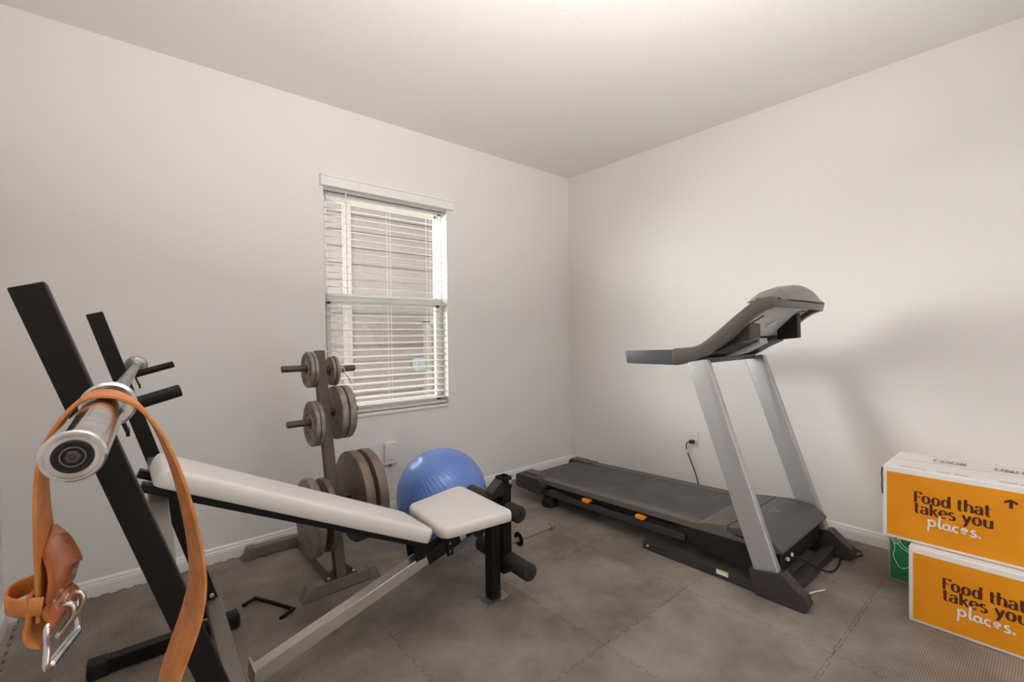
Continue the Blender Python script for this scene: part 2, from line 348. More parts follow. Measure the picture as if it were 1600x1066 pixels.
# ---- foam mat: jigsaw tiles in one interlocked sheet
def foam():
    p, xs0, ys0 = 0.613, 0.846, 1.775
    xs = [xs0 + p * k for k in range(-2, 5)]; ys = [ys0 + p * k for k in range(-4, 3)]
    xs[0] = -0.352; xs[-1] = WX - .016; ys[-1] = 3.003
    gap = 0.0013; bm = BM()
    def edge(A, B, outward, sgn, straight):
        # points from A to B with teeth; sgn flips so that neighbours interlock
        A, B = V(A), V(B); d = (B - A); L = d.length; d.normalize(); o = V(outward)
        if straight: return [A.copy()]
        out = [A.copy()]; n = 19; step = L / n; u = .0022
        for i in range(n):
            s0 = i * step; s = sgn * (1 if i % 2 else -1)
            if i == 0: out.append(A + d * (step * .55)); out.append(A + d * (step - u) + o * -.0065 * sgn * 0 ); continue
            if i == n - 1: out.append(A + d * (s0 + u)); continue
            out += [A + d * (s0 - u) + o * .0065 * s, A + d * (s0 + step + u) + o * .0065 * s]
        return out
    for i in range(len(xs) - 1):
        for j in range(len(ys) - 1):
            x0, x1, y0, y1 = xs[i], xs[i + 1], ys[j], ys[j + 1]
            fx = (i == 0); lx = (i == len(xs) - 2); fy = (j == 0); ly = (j == len(ys) - 2)
            pts = []
            pts += edge((x0, y0, 0), (x1, y0, 0), (0, 1, 0), 1, fy)
            pts += edge((x1, y0, 0), (x1, y1, 0), (1, 0, 0), 1, lx)
            pts += edge((x1, y1, 0), (x0, y1, 0), (0, 1, 0), 1, False if ly else False)
            pts += edge((x0, y1, 0), (x0, y0, 0), (1, 0, 0), 1, False)
            # shrink a little about the outline normal for the visible gap
            n = len(pts); cx, cy = (x0 + x1) / 2, (y0 + y1) / 2; q = []
            for k in range(n):
                a = pts[k - 1]; c = pts[(k + 1) % n]; d1 = (pts[k] - a); d2 = (c - pts[k])
                if d1.length < 1e-6 or d2.length < 1e-6: q.append(pts[k]); continue
                d1.normalize(); d2.normalize(); n1 = V((-d1.y, d1.x, 0)); n2 = V((-d2.y, d2.x, 0)); nn = (n1 + n2)
                nn = nn.normalized() if nn.length > .1 else n1
                q.append(pts[k] + nn * gap)
            for v in q: v.x = min(max(v.x, -.37), WX - .0145); v.y = min(v.y, WY - .0145)
            top = [bm.verts.new((v.x, v.y, 0)) for v in q]; bot = [bm.verts.new((v.x, v.y, -0.0135)) for v in q]
            vv, ee, ff, ov, oe, of = delaunay_2d_cdt([V((v.x, v.y)) for v in q], [(k, (k + 1) % n) for k in range(n)], [], 1, 1e-5)
            for tri in ff:
                try: bm.faces.new([top[ov[t][0]] for t in tri])
                except Exception: pass
            bm.faces.new(bot[::-1])
            for k in range(n): bm.faces.new((top[k], bot[k], bot[(k + 1) % n], top[(k + 1) % n]))
    return bm
tag(obj('interlocking_foam_mat', foam(), M['mat']), 'dusty dark grey jigsaw foam mat covering the carpet', 'floor mat')

# ================================================================= OUTLETS
def outlet(name, cx, cz, wall, label, cat, slots=True):
    if wall == 'R': f = lambda u0, u1, z0, z1, d0, d1, **k: box(WX - d1, WX - d0, cx + u0, cx + u1, cz + z0, cz + z1, **k)
    else: f = lambda u0, u1, z0, z1, d0, d1, **k: box(cx + u0, cx + u1, WY - d1, WY - d0, cz + z0, cz + z1, **k)
    t = thing(name, (WX if wall == 'R' else cx, cx if wall == 'R' else WY, cz - .06), label, cat, 'white wall outlets')
    obj('cover_plate', f(-.036, .036, -.058, .058, 0, .006, r=.002), M['white'], t)
    if slots:
        for dz in (-.02, .02):
            s = obj('socket', f(-.017, .017, dz - .014, dz + .014, .005, .0085, r=.002), M['white'], t)
            bm = f(-.009, -.0065, dz - .002, dz + .007, .008, .009); f(.0065, .009, dz - .002, dz + .007, .008, .009, into=bm)
            obj('slot', bm, M['blackp'], s)
    return t
outlet('wall_outlet', 1.772, 0.441, 'R', 'white double wall outlet with a black plug in its lower socket', 'outlet')
outlet('wall_outlet', 1.285, 0.436, 'W', 'white wall plate partly hidden behind the largest weight plates', 'outlet')
t = thing('charger_box', (1.443, WY, .35), 'square white plug-in adapter on the window wall with a white cable', 'adapter')
obj('housing', box(1.398, 1.488, WY - .034, WY, .352, .503, r=.006), M['white'], t)
obj('cover', box(1.415, 1.471, WY - .038, WY - .032, .385, .455, r=.002), M['white'], t)
obj('connector', box(1.437, 1.452, WY - .024, WY - .010, .330, .354, r=.002), M['greyink'], t)
obj('cable', sweep([(1.445, WY - .017, .335), (1.449, WY - .014, .25), (1.458, WY - .012, .12), (1.47, WY - .02, .06), (1.50, WY - .03, .004)], .0022, 8), M['cable'], t)
# black plug and cord running down behind the treadmill
t = thing('appliance_cord', (WX - .02, 1.8, 0.1), 'thin black cord plugged into the right wall outlet, dropping behind the treadmill', 'cord')
obj('plug', box(WX - .042, WX - .0085, 1.758, 1.792, .405, .432, r=.006), M['cord'], t)
obj('wire', sweep([(WX - .035, 1.79, .417), (WX - .035, 1.812, .40), (WX - .022, 1.818, .35), (WX - .02, 1.80, .30), (WX - .02, 1.765, .22), (WX - .025, 1.73, .13), (WX - .04, 1.70, .03)], .004, 8), M['cord'], t)
bm = box(WX - .028, WX - .012, 1.806, 1.826, .330, .352, r=.002); sweep([(WX - .02, 1.818, .34), (WX - .02, 1.84, .335), (WX - .02, 1.862, .327)], .002, 6, into=bm)
obj('cable_tie', bm, M['cable'], t)

# ================================================================= EXERCISE BALL
def ball():
    c = V((1.505, 2.437, .2735)); R = .2725
    pole = (cr * -.50 + cu * .80 - cf * .22).normalized(); q = V((0, 0, 1)).rotation_difference(pole)
    bm = BM(); nu, nv = 336, 96; rows = []
    for j in range(nv + 1):
        th = PI * j / nv; row = []
        for i in range(nu):
            ph = 2 * PI * i / nu
            s = abs(math.cos(ph * 28)); amp = .0014 * min(1, math.sin(th) * 2.0); rr = R - amp * (s ** 8)
            if j in (0, nv): rr = R - .004
            v = q @ V((math.sin(th) * math.cos(ph), math.sin(th) * math.sin(ph), math.cos(th))) * rr + c
            row.append(v)
        rows.append(row)
    top = bm.verts.new(rows[0][0]); bot = bm.verts.new(rows[-1][0]); vr = [[bm.verts.new(v) for v in r] for r in rows[1:-1]]
    for A, B in zip(vr, vr[1:]):
        for i in range(nu): bm.faces.new((A[i], A[(i + 1) % nu], B[(i + 1) % nu], B[i]))
    for i in range(nu): bm.faces.new((top, vr[0][(i + 1) % nu], vr[0][i])); bm.faces.new((bot, vr[-1][i], vr[-1][(i + 1) % nu]))
    return bm
tag(obj('exercise_ball', ball(), M['ball'], smooth=60), 'large blue ribbed exercise ball on the floor by the window wall', 'exercise ball')

# ================================================================= WEIGHT BENCH
wb = thing('weight_bench', (0.6, 1.75, 0), 'black and grey weight bench with inclined pale padded backrest, bar uprights and leg rollers', 'weight bench')
def upright(y, tx, sl, name):
    top = (tx, y, 1.338); zb = 0.055; bot = (tx + sl * (1.338 - zb), y, zb)
    u = obj('upright', tube(bot, top, .05, .049, (0, 1, 0), .003), M['black'], wb, smooth=20)
    return top, bot
nt_, nb_ = upright(1.19, -.117, .315, 0)
ft_, fb_ = upright(2.305, -.057, .288, 0)
def on(t, b, z): f = (t[2] - z) / (t[2] - b[2]); return V(t) + (V(b) - V(t)) * f
for (t_, b_, yy) in ((nt_, nb_, 1.19), (ft_, fb_, 2.305)):
    a = on(t_, b_, 1.092); dirn = V((1, 0, .285)).normalized()
    h_ = obj('bar_hook', rod(a - dirn * .01, a + dirn * (.148 if yy < 2 else .170), .0128, 20), M['black'], wb, smooth=20)
    # small bent lip under the hook
    e = a + dirn * .045 + V((0, .0, -.012))
    bm = tube(e + V((0, -.018, 0)), e + V((.012, -.018, -.035)), .006, .014, (1, 0, 0), .001); tube(e + V((.012, -.018, -.035)), e + V((.012, .018, -.035)), .006, .014, (1, 0, 0), .001, into=bm); tube(e + V((.012, .018, -.035)), e + V((0, .018, 0)), .006, .014, (1, 0, 0), .001, into=bm)
    obj('hook_bracket', bm, M['black'], wb)
    # lower foot bars
for yy, x0, x1 in ((1.19, -.11, .40), (2.29, -.10, .385)):
    obj('foot_bar', box(x0 + .05, x1 - .045, yy - .025, yy + .025, .006, .058, .004), M['black'], wb, smooth=20)
    for xa, xb in ((x0, x0 + .062), (x1 - .058, x1)):
        bm = box(xa, xb, yy - .029, yy + .029, 0, .063, .009, 3)
        for kz in (.014, .026, .038): box(xa - .0012, xb + .0012, yy - .0302, yy + .0302, kz, kz + .004, into=bm)
        obj('end_cap', bm, M['blackp'], wb, smooth=35)
# crossbars between the uprights, in pewter
a, b = on(nt_, nb_, .757), on(ft_, fb_, .757)
obj('crossbar', tube(a + V((0, .02, 0)), b - V((0, .02, 0)), .048, .048, (1, 0, 0), .004), M['pewter'], wb, smooth=20, label='grey upper crossbar')
a, b = on(nt_, nb_, .13), on(ft_, fb_, .13)
a.x -= .005
obj('crossbar', tube(a + V((0, .02, 0)), b - V((0, .02, 0)), .054, .05, (1, 0, 0), .004), M['pewter'], wb, smooth=20, label='grey lower crossbar')
bm = tube(b + V((-.03, -.03, -.045)), b + V((-.03, -.03, .055)), .07, .006, (1, 0, 0), .001); obj('joint_plate', bm, M['black'], wb)
obj('bolt', rod(b + V((-.005, -.032, .045)), b + V((-.005, -.046, .045)), .009, 12), M['bolt'], wb, smooth=20)
# main beam rising from the lower crossbar to the seat post
yc = 1.735
B0 = V((.335, yc, .115)); B1 = V((1.30, yc, .395)); bd = (B1 - B0).normalized()
obj('main_beam', tube(B0, B1, .05, .05, (0, 1, 0), .004), M['silver'], wb, smooth=20, label='silver sloping beam')
fl = tube(B0 + V((-.006, -.048, -.0)), B0 + V((-.006, .048, 0)), .008, .072, (1, 0, 0), .002)
obj('beam_flange', fl, M['silver'], wb)
obj('bolt', rod(B0 + V((-.002, -.04, -.03)), B0 + V((.012, -.04, -.03)), .007, 10), M['bolt'], wb, smooth=20)
sl0 = B0 + bd * .672; sl1 = B0 + bd * .96
bm = tube(sl0, sl0 + bd * .17, .058, .058, (0, 1, 0), .003)
obj('slide_sleeve', bm, M['black'], wb, smooth=20)
obj('slide_sleeve', tube(B0 + bd * .875, B1 + bd * .01, .058, .058, (0, 1, 0), .003), M['black'], wb, smooth=20)
# perforated height plate under the seat
px, pz = 1.085, .29
obj('height_plate', box(px - .012, px + .02, yc - .034, yc - .028, .285, .44, .001), M['black'], wb)
for k in range(4): obj('plate_hole', rod((px + .004, yc - .0335, .305 + k * .033), (px + .004, yc - .0352, .305 + k * .033), .0065, 12, 0), M['cap'], wb)
# hinge bracket of the backrest
hp = V((.965, yc, .30))
for s in (-1, 1): obj('hinge_bracket', tube((.945, yc + s * .036, .315), (.925, yc + s * .036, .44), .006, .045, (0, 1, 0), .001), M['black'], wb)
obj('hinge_bolt', rod((.955, yc - .05, .425), (.955, yc + .05, .425), .010, 14), M['bolt'], wb, smooth=20)
# front post, foot plate
obj('front_post', box(1.312, 1.364, 1.697, 1.75, .006, .432, .003), M['black'], wb, smooth=20)
obj('foot_plate', box(1.272, 1.398, 1.672, 1.772, 0.0, .005, .001), M['worn'], wb)
bm = tube((.975, yc, .425), (1.34, yc, .425), .05, .03, (0, 1, 0), .002); box(1.0, 1.29, yc - .12, yc - .09, .425, .44, into=bm); box(1.0, 1.29, yc + .09, yc + .12, .425, .44, into=bm)
obj('seat_frame', bm, M['black'], wb)
# adjusting knob on the near side of the post
bm = lathe((1.245, 1.715, .350), (-.15, -1, 0), [(0, .006), (.006, .006), (.008, .026), (.016, .030), (.022, .026), (.023, .002)], 24)
obj('adjust_knob', bm, M['blackp'], wb, smooth=40)
obj('bolt', rod((1.332, 1.699, .362), (1.332, 1.690, .362), .007, 10), M['bolt'], wb, smooth=20)

def pad(poly, z0, z1, r=.016, dome=.006):
    bm = BM(); n = len(poly); cx = sum(p[0] for p in poly) / n; cy = sum(p[1] for p in poly) / n
    lay = [(0, z0, -.004), (0, z0 + .006, 0), (0, z1 - r, 0), (0, z1 - r * .45, -r * .18), (0, z1 - r * .12, -r * .5), (0, z1, -r)]
    rings = []
    for _, z, inset in lay:
        ring = []
        for k in range(n):
            a = V((*poly[k - 1], 0)); p = V((*poly[k], 0)); c = V((*poly[(k + 1) % n], 0)); d = (c - a)
            nn = V((-d.y, d.x, 0)).normalized()
            if nn.dot(V((cx, cy, 0)) - p) < 0: nn = -nn
            q = p + nn * (-inset); ring.append(bm.verts.new((q.x, q.y, z)))
        rings.append(ring)
    for A, B in zip(rings, rings[1:]):
        for k in range(n): bm.faces.new((A[k], A[(k + 1) % n], B[(k + 1) % n], B[k]))
    bm.faces.new(rings[0][::-1])
    prev = rings[-1]
    for s, dz in ((.85, dome * .45), (.6, dome * .8), (.3, dome)):
        ring = [bm.verts.new((cx + (v.co.x - cx) * s, cy + (v.co.y - cy) * s, z1 + dz)) for v in rings[-1]]
        for k in range(n): bm.faces.new((prev[k], prev[(k + 1) % n], ring[(k + 1) % n], ring[k]))
        prev = ring
    bm.faces.new(prev); return bm
seatpoly = roundpoly([(.962, 1.556), (1.300, 1.520), (1.328, 1.978), (.990, 1.900)], [.055, .03, .05, .05], 7)
obj('seat_pad', pad(seatpoly, .434, .480), M['upholstery'], wb, smooth=50)
# backrest: built flat along its own axis, then tilted into place
th = math.atan2(.895 - .470, .95 - .075); Lb = .965
bp_ = roundpoly([(0, -.125), (Lb, -.150), (Lb, .150), (0, .125)], [.035, .045, .045, .035], 7)
Mb = Matrix.Translation((.962, 1.735, .462)) @ Matrix.Rotation(PI, 4, 'Z') @ Matrix.Rotation(-th, 4, 'Y')
bp2 = roundpoly([(0, -.142), (Lb, -.124), (Lb, .124), (0, .142)], [.05, .03, .03, .05], 7)
bm = pad(bp2, -.055, 0, .015, .004); bmesh.ops.transform(bm, matrix=Mb, verts=bm.verts[:])
obj('backrest_pad', bm, M['upholstery'], wb, smooth=50)
for s in (-1, 1):
    bm = box(.0, Lb + .02, s * .085 - .018, s * .085 + .018, -.080, -.056, .002)
    bmesh.ops.transform(bm, matrix=Mb, verts=bm.verts[:]); obj('backrest_rail', bm, M['black'], wb)
bm = box(0.02, .06, -.10, .10, -.079, -.057, .002); bmesh.ops.transform(bm, matrix=Mb, verts=bm.verts[:]); obj('backrest_brace', bm, M['black'], wb)
# leg developer
lx_, ly_ = 1.413, 1.728
obj('lever_tube', box(lx_ - .026, lx_ + .026, ly_ - .026, ly_ + .026, .098, .520, .003), M['black'], wb, smooth=20)
bm = BM()   # open square top
for a in ((lx_ - .028, lx_ - .022, ly_ - .028, ly_ + .028), (lx_ + .022, lx_ + .028, ly_ - .028, ly_ + .028), (lx_ - .028, lx_ + .028, ly_ - .028, ly_ - .022), (lx_ - .028, lx_ + .028, ly_ + .022, ly_ + .028)):
    box(*a, .50, .560, into=bm)
obj('lever_socket', bm, M['black'], wb)
bm = prism([(lx_ - .022, .50), (lx_ - .03, .548), (lx_ - .075, .515), (lx_ - .09, .50), (lx_ - .09, .478), (lx_ - .03, .478)], 'y', ly_ - .03, ly_ + .03, .002)
obj('hinge_block', bm, M['blackp'], wb)
obj('bolt', rod((lx_ + .015, ly_ - .028, .535), (lx_ + .015, ly_ - .040, .535), .010, 12), M['bolt'], wb, smooth=20)
ad = V((.05, 1, 0)).normalized()
for z, xx, n0, n1, fo0, fo1 in ((.405, 1.415, -.125, -.03, .06, .30), (.165, 1.413, -.20, -.035, .035, .205)):
    c = V((xx, ly_, z))
    obj('roller_axle', rod(c + ad * (n0 + .01), c + ad * (fo1 - .01), .011, 14), M['worn'], wb, smooth=20)
    for a0, a1 in ((n0, n1), (fo0, fo1)):
        L = a1 - a0; rr = .039
        f_ = obj('foam_roller', lathe(c + ad * a0, ad, [(0, .010), (0, rr - .008), (.003, rr - .003), (.008, rr), (L - .008, rr), (L - .003, rr - .003), (L, rr - .008), (L, .010)], 32), M['foam'], wb, smooth=50)
        obj('roller_cap', rod(c + ad * (a0 - .002), c + ad * (a0 + .004), .012, 16, .001), M['blackp'], f_, smooth=40)
p0, p1 = V((lx_ + .02, 1.715, .232)), V((1.705, 1.695, .243))
obj('plate_peg', rod(p0, p1, .0125, 20), M['cap'], wb, smooth=20)
pd = (p1 - p0).normalized()
obj('peg_collar', lathe(p0 + pd * .055, pd, [(0, .013), (0, .034), (.004, .036), (.007, .034), (.007, .013)], 28), M['black'], wb, smooth=40)
obj('peg_end_cap', lathe(p1 - pd * .012, pd, [(0, .014), (.002, .019), (.016, .020), (.024, .016), (.028, .002)], 24), M['cap'], wb, smooth=50)

# ================================================================= BARBELL
bx0, bx1 = V((-.033, .615, 1.1275)), V((.063, 2.43, 1.1335)); bdv = (bx1 - bx0).normalized()
bb = thing('barbell', (.0, 1.5, 1.1), 'chrome barbell resting on the hooks of the weight bench uprights', 'barbell')
def P(t): return bx0 + bdv * t
obj('shaft', rod(P(.42), P(1.80), .0142, 28, .001), M['worn'], bb, smooth=20)
obj('sleeve', lathe(P(0), bdv, [(0, .0160), (0, .0195), (.0012, .0200), (.0012, .0208), (0, .0213), (0, .0235), (.003, .0252), (.42, .0252), (.43, .02)], 56), M['chrome'], bb, smooth=20, label='near chrome sleeve end')
cl_ = lambda t, s: lathe(P(t), bdv * s, [(0, .025), (0, .034), (.004, .0385), (.022, .0385), (.026, .034), (.030, .022), (.06, .020), (.062, .015)], 48)
obj('sleeve_collar', cl_(.425, 1), M['chrome'], bb, smooth=20)
obj('sleeve', rod(P(1.79), P(2.195), .0252, 32), M['chrome'], bb, smooth=20)
obj('sleeve_collar', cl_(1.815, -1), M['worn'], bb, smooth=20)
e_ = obj('end_cap', lathe(P(-.0004), bdv, [(-.0004, .001), (-.0004, .0118), (-.0018, .0124), (-.0018, .0152), (-.0004, .0160), (.006, .0160)], 48), M['blackp'], bb, smooth=40)
obj('cap_ring', lathe(P(-.0008), bdv * -1, [(0, .0098), (.0010, .0098), (.0010, .0088), (0, .0088)], 40, caps=False), M['pewter'], e_, smooth=40)
bm = lathe(P(-.0008), bdv * -1, [(0, .0062), (.0022, .0062), (.0027, .0054), (.0027, .0030), (.0005, .0030)], 6)
obj('centre_bolt', bm, M['brown'], e_)

# ================================================================= LEATHER BELT
lb = thing('leather_belt', (.0, .94, .66), 'tan leather weight belt with a double prong buckle, draped over the barbell sleeve', 'belt')
yb = .925
cx = bx0.x + bdv.x * (yb - bx0.y); cz = 1.1287
pts = [(-.077, yb, .862), (-.079, yb, .93), (-.082, yb, .99), (-.082, yb, 1.045), (-.075, yb, 1.090), (-.058, yb, 1.128), (cx - .020, yb, cz + .0255), (cx, yb, cz + .0305), (cx + .020, yb, cz + .0255), (.026, yb, 1.136), (.050, yb, 1.093), (.071, yb, 1.028), (.086, yb, .956), (.096, yb, .880), (.096, yb, .827), (.087, yb, .782), (.073, yb, .741), (.056, yb, .691), (.046, yb, .64), (.04, yb, .58)]
wd = [(.20, 1, 0), (.15, 1, 0), (.08, 1, 0), (.04, 1, 0)] + [(.05, 1, 0)] * 4 + [(.02, 1, 0), (-.02, 1, 0), (-.05, 1, 0), (-.08, 1, 0), (-.11, 1, 0), (-.13, 1, 0), (-.14, 1, 0), (-.16, 1, 0), (-.15, 1, 0), (-.13, 1, 0), (-.12, 1, 0), (-.12, 1, 0)]
obj('strap', ribbon(pts, wd, .088, .0062), M['leather'], lb, smooth=50)
bm = BM()
for (q, dy) in (((.0865, yb, .795), -.018), ((.0865, yb, .795), .020), ((.078, yb, .752), -.018), ((.078, yb, .752), .020), ((.066, yb, .715), -.018), ((.066, yb, .715), .020), ((.0955, yb, .845), -.018), ((.0955, yb, .845), .020)):
    c_ = V(q) + V((dy * -.16, dy, 0))
    bm2 = rod(c_ + V((-.0036, 0, .0016)), c_ + V((.0036, 0, -.0016)), .0024, 10, 0)
    obj('strap_hole', bm2, M['kraft'], lb)
bm.free()
# folded buckle end: polished outer leather with two slots for the prongs, and the keeper loop
wv = V((.24, 1, 0)).normalized()
c0 = V((-.071, yb, 0))
def cp(dx, z, dy=0): return (c0.x + dx, c0.y + dy, z)
obj('buckle_leather', ribbon([cp(-.004, .968, .03), cp(.004, .945, .018), cp(.010, .915, .0), cp(.006, .885, 0), cp(.002, .872, 0), cp(.008, .858, 0), cp(.006, .846, 0)], [wv] * 7, [.012, .060, .096, .100, .088, .092, .104, .104], .008), M['leather2'], lb, smooth=50, label='polished buckle end')
obj('backing_leather', ribbon([cp(-.012, .90), cp(-.013, .87), cp(-.016, .852), cp(-.014, .840), cp(-.008, .834)], [wv] * 5, .094, .006), M['leather'], lb, smooth=50)
kp = [(-.080, yb - .045, .884), (-.104, yb - .040, .888), (-.116, yb - .020, .890), (-.112, yb + .012, .892), (-.085, yb + .030, .892)]
obj('keeper_loop', ribbon(kp, [(0, 0, 1)] * 5, .024, .0045), M['leather'], lb, smooth=50)
# buckle: rectangular frame with roller and two prongs
def bp(u, z): return V((-.064, yb + .003, z)) + wv * u
fr = [bp(-.050, .856), bp(-.054, .800), bp(.052, .792), bp(.048, .852)]
bk = obj('buckle_frame', sweep([fr[0], (fr[0] + fr[1]) / 2, fr[1], (fr[1] + fr[2]) / 2, fr[2], (fr[2] + fr[3]) / 2, fr[3], (fr[3] + fr[0]) / 2], .0042, 12, closed=True, smooth=5), M['chrome'], lb, smooth=50)
obj('roller', rod(fr[1] * .95 + fr[2] * .05, fr[1] * .05 + fr[2] * .95, .0060, 20), M['chrome'], bk, smooth=40)
for f_ in (.33, .70):
    q = fr[0] * (1 - f_) + fr[3] * f_; q2 = fr[1] * (1 - f_) + fr[2] * f_
    obj('prong', sweep([q + V((-.002, 0, .012)), q + V((.014, -.004, .010)), q + V((.016, -.004, -.006)), q * .62 + q2 * .38 + V((.006, -.002, 0)), q * .45 + q2 * .55 + V((.0, 0, 0))], .0040, 12), M['chrome'], bk, smooth=50)

# ================================================================= WEIGHT TREE
wt = thing('weight_tree', (.83, 2.6, 0), 'bronze brown weight plate tree on a grey H-shaped base', 'weight rack')
pb, pt = V((.822, 2.287, .06)), V((.806, 2.50, 1.167))
obj('pole', tube(pb, pt, .050, .050, (1, 0, 0), .003), M['brown'], wt, smooth=20)
def pole(z): return pb + (pt - pb) * ((z - pb.z) / (pt.z - pb.z))
for y, x0, x1 in ((2.287, .635, 1.025), (2.935, .512, 1.10)):
    obj('foot_bar', box(x0 + .055, x1 - .055, y - .025, y + .025, .004, .062, .003), M['pewter'], wt, smooth=20)
    for a, s in ((x0, 1), (x1, -1)):
        bm = prism([(a, 0), (a + s * .028, .066), (a + s * .066, .066), (a + s * .066, 0)], 'y', y - .029, y + .029, .004)
        obj('end_cap', bm, M['cap'], wt, smooth=35)
obj('centre_bar', box(.795, .845, 2.31, 2.912, .004, .054, .003), M['pewter'], wt, smooth=20)
bm = prism([(.745, .062), (.905, .062), (.895, .069), (.755, .069)], 'y', 2.262, 2.312)
for s in (-1, 1): prism([(.822 + s * .026, .064), (.822 + s * .075, .064), (.822 + s * .070, .075), (.822 + s * .026, .115)], 'y', 2.283, 2.291, into=bm)
obj('base_bracket', bm, M['brown'], wt)
for s in (-1, 1): obj('bolt', rod((.822 + s * .06, 2.27, .069), (.822 + s * .06, 2.27, .080), .008, 6), M['bolt'], wt)
pegs = {}
for key, z, x0, x1 in (('tl', 1.082, .622, None), ('tr', 1.070, None, .990), ('ml', .812, .628, None), ('mr', .855, None, .985), ('bl', .372, .640, None), ('br', .428, None, 1.055)):
    c = pole(z); s = -1 if x0 else 1; end = V((x0 or x1, c.y, z))
    pegs[key] = c
    obj('peg', rod(V((c.x + s * .02, c.y, z)), end, .0165, 28, .003), M['brown'], wt, smooth=20)
# ---- plates
def plate(xo, xi, c, D, m_, label, group=None, facing=-1, tilt=0.0, flat=False):
    """xo: x of the face nearer the peg end, xi: face nearer the pole"""
    t_ = abs(xo - xi); R = D / 2; s = 1 if xi > xo else -1; hub = .030
    zc = c.z + .0165 - .0255; P0 = V((xo, c.y, zc))
    def prof(full):
        rim = R - max(.012, R * .09)
        if flat: a = [(0, hub - .004), (0, R - .006), (.002, R - .002), (.006, R)]
        else: a = [(.001, .0262), (.0005, .040), (.002, .043), (t_ * .25, .046), (t_ * .25, rim - .006), (.0, rim), (0, R - .004), (.003, R - .001), (.006, R)]
        bk_ = [(t_ - .006, R), (t_ - .002, R - .002), (t_, R - .006), (t_, .0262)]
        return a + bk_
    bm = lathe(P0, (s, 0, tilt), prof(1), 64, caps=False)
    # inner bore wall
    o_ = prof(1)
    lathe(P0, (s, 0, tilt), [(o_[0][0], o_[0][1]), (t_, .0262)], 64, into=bm, caps=False)
    if not flat:   # raised cast ring of small bars on the recessed face
        for k in range(14):
            an = 2 * PI * k / 14 + .1
            if k in (3, 10): continue
            r_ = (R - .012 + .046) / 2; q = P0 + V((s * t_ * .22, math.cos(an) * r_, math.sin(an) * r_))
            tube(q, q + V((-s * t_ * .14, 0, 0)), R * .13, R * .16, (0, -math.sin(an), math.cos(an)), 0, into=bm)
    o = obj('weight_plate', bm, m_, smooth=35); return tag(o, label, 'weight plate', 'iron weight plates on the weight tree')
plate(.738, .757, pegs['tl'], .186, M['plate'], 'small grey iron plate, outer of two on the upper left peg of the weight tree', facing=-1)
plate(.7585, .776, pegs['tl'], .186, M['plate'], 'small grey iron plate, inner of two on the upper left peg, touching the pole')
plate(.868, .852, pegs['tr'], .150, M['plate'], 'smallest dark faced plate on the upper right peg, next to the pole', flat=True)
plate(.886, .870, pegs['tr'], .158, M['plate'], 'small plate on the upper right peg, between smallest plate and spring clip')
plate(.735, .757, pegs['ml'], .228, M['plate'], 'medium iron plate with cast pattern, outer of two on the middle left peg')
plate(.7585, .779, pegs['ml'], .228, M['plate'], 'medium iron plate, inner of two on the middle left peg, against the pole')
plate(.890, .856, pegs['mr'], .276, M['plate'], 'thick grey plate on the middle right peg, nearer the pole', flat=True)
plate(.932, .896, pegs['mr'], .276, M['plate'], 'thick grey plate on the middle right peg, outer one below the spring clip')
plate(.950, .902, pegs['br'], .455, M['rust'], 'largest rust-brown plate on the lower right peg, inner one with smooth dark face', flat=True)
plate(1.018, .970, pegs['br'], .455, M['rust'], 'largest rusty plate on the lower right peg, outer one nearest the blue ball')
plate(.686, .724, pegs['bl'], .375, M['plate'], 'large grey-brown plate on the lower left peg, outer one with a flat face', flat=True)
plate(.758, .788, pegs['bl'], .355, M['rust'], 'large dark plate on the lower left peg, inner one beside the pole', flat=True)
# spring collar clip
c = pegs['tr']; sc = thing('spring_clip', (.92, c.y, c.z), 'chrome wire spring collar on the upper right peg of the weight tree', 'spring clip')
coil = []
for k in range(49): an = 2 * PI * k / 16; coil.append((.905 + .022 * k / 48, c.y + math.cos(an) * .0195, c.z + math.sin(an) * .0195))
obj('coil', sweep(coil, .0030, 8, smooth=0), M['chrome'], sc, smooth=60)
for a, dxx in ((.905, -.018), (.927, .04)):
    obj('handle', sweep([(a, c.y - .0195, c.z), (a, c.y - .022, c.z - .02), (a + dxx * .4, c.y - .024, c.z - .045), (a + dxx * .75, c.y - .020, c.z - .075), (a + dxx * .9 + .008, c.y - .010, c.z - .078), (a + dxx * .5 + .01, c.y - .0, c.z - .05), (a + .006, c.y + .002, c.z - .022)], .0025, 8), M['chrome'], sc, smooth=60)

# bent squat pin on the floor
tag(obj('u_shaped_bar', (lambda bm: bm)(sweep([(.425, 2.425, .008), (.475, 2.452, .008), (.482, 2.454, .008), (.490, 2.446, .008), (.585, 2.262, .008), (.592, 2.244, .008), (.584, 2.238, .008), (.530, 2.205, .008)], .0075, 12, smooth=4)), M['black'], smooth=50),
    'thin black U-shaped metal bar lying on the foam mat beside the weight tree', 'metal bar')

# ================================================================= TREADMILL
tm = thing('treadmill', (2.65, 1.7, 0), 'charcoal treadmill with silver uprights and a curved console, against the right wall', 'treadmill')
NX0, NX1, FX0, FX1 = 2.295, 2.345, 2.975, 3.035
def mirror_boxes(*a): pass
for x0, x1, ya, yb_ in ((2.290, 2.322, .86, 1.54), (2.992, 3.022, .86, 1.54)):
    obj('base_rail', box(x0, x1, ya, yb_, .004, .050, .004), M['tmdark'], tm, smooth=20)
obj('base_crossbar', box(2.33, 3.0, .775, .825, .012, .062, .003), M['tmdark'], tm, smooth=20)
obj('rail_end_bolt', rod((2.291, 1.505, .028), (2.285, 1.505, .028), .006, 10), M['yellow'], tm, smooth=20)
lbm = box(2.2885, 2.29, 1.049, 1.108, .023, .046); st = obj('warning_sticker', lbm, M['whiteink'], tm)
obj('sticker_stripe', box(2.2879, 2.2885, 1.049, 1.108, .039, .046), M['yellow'], st)
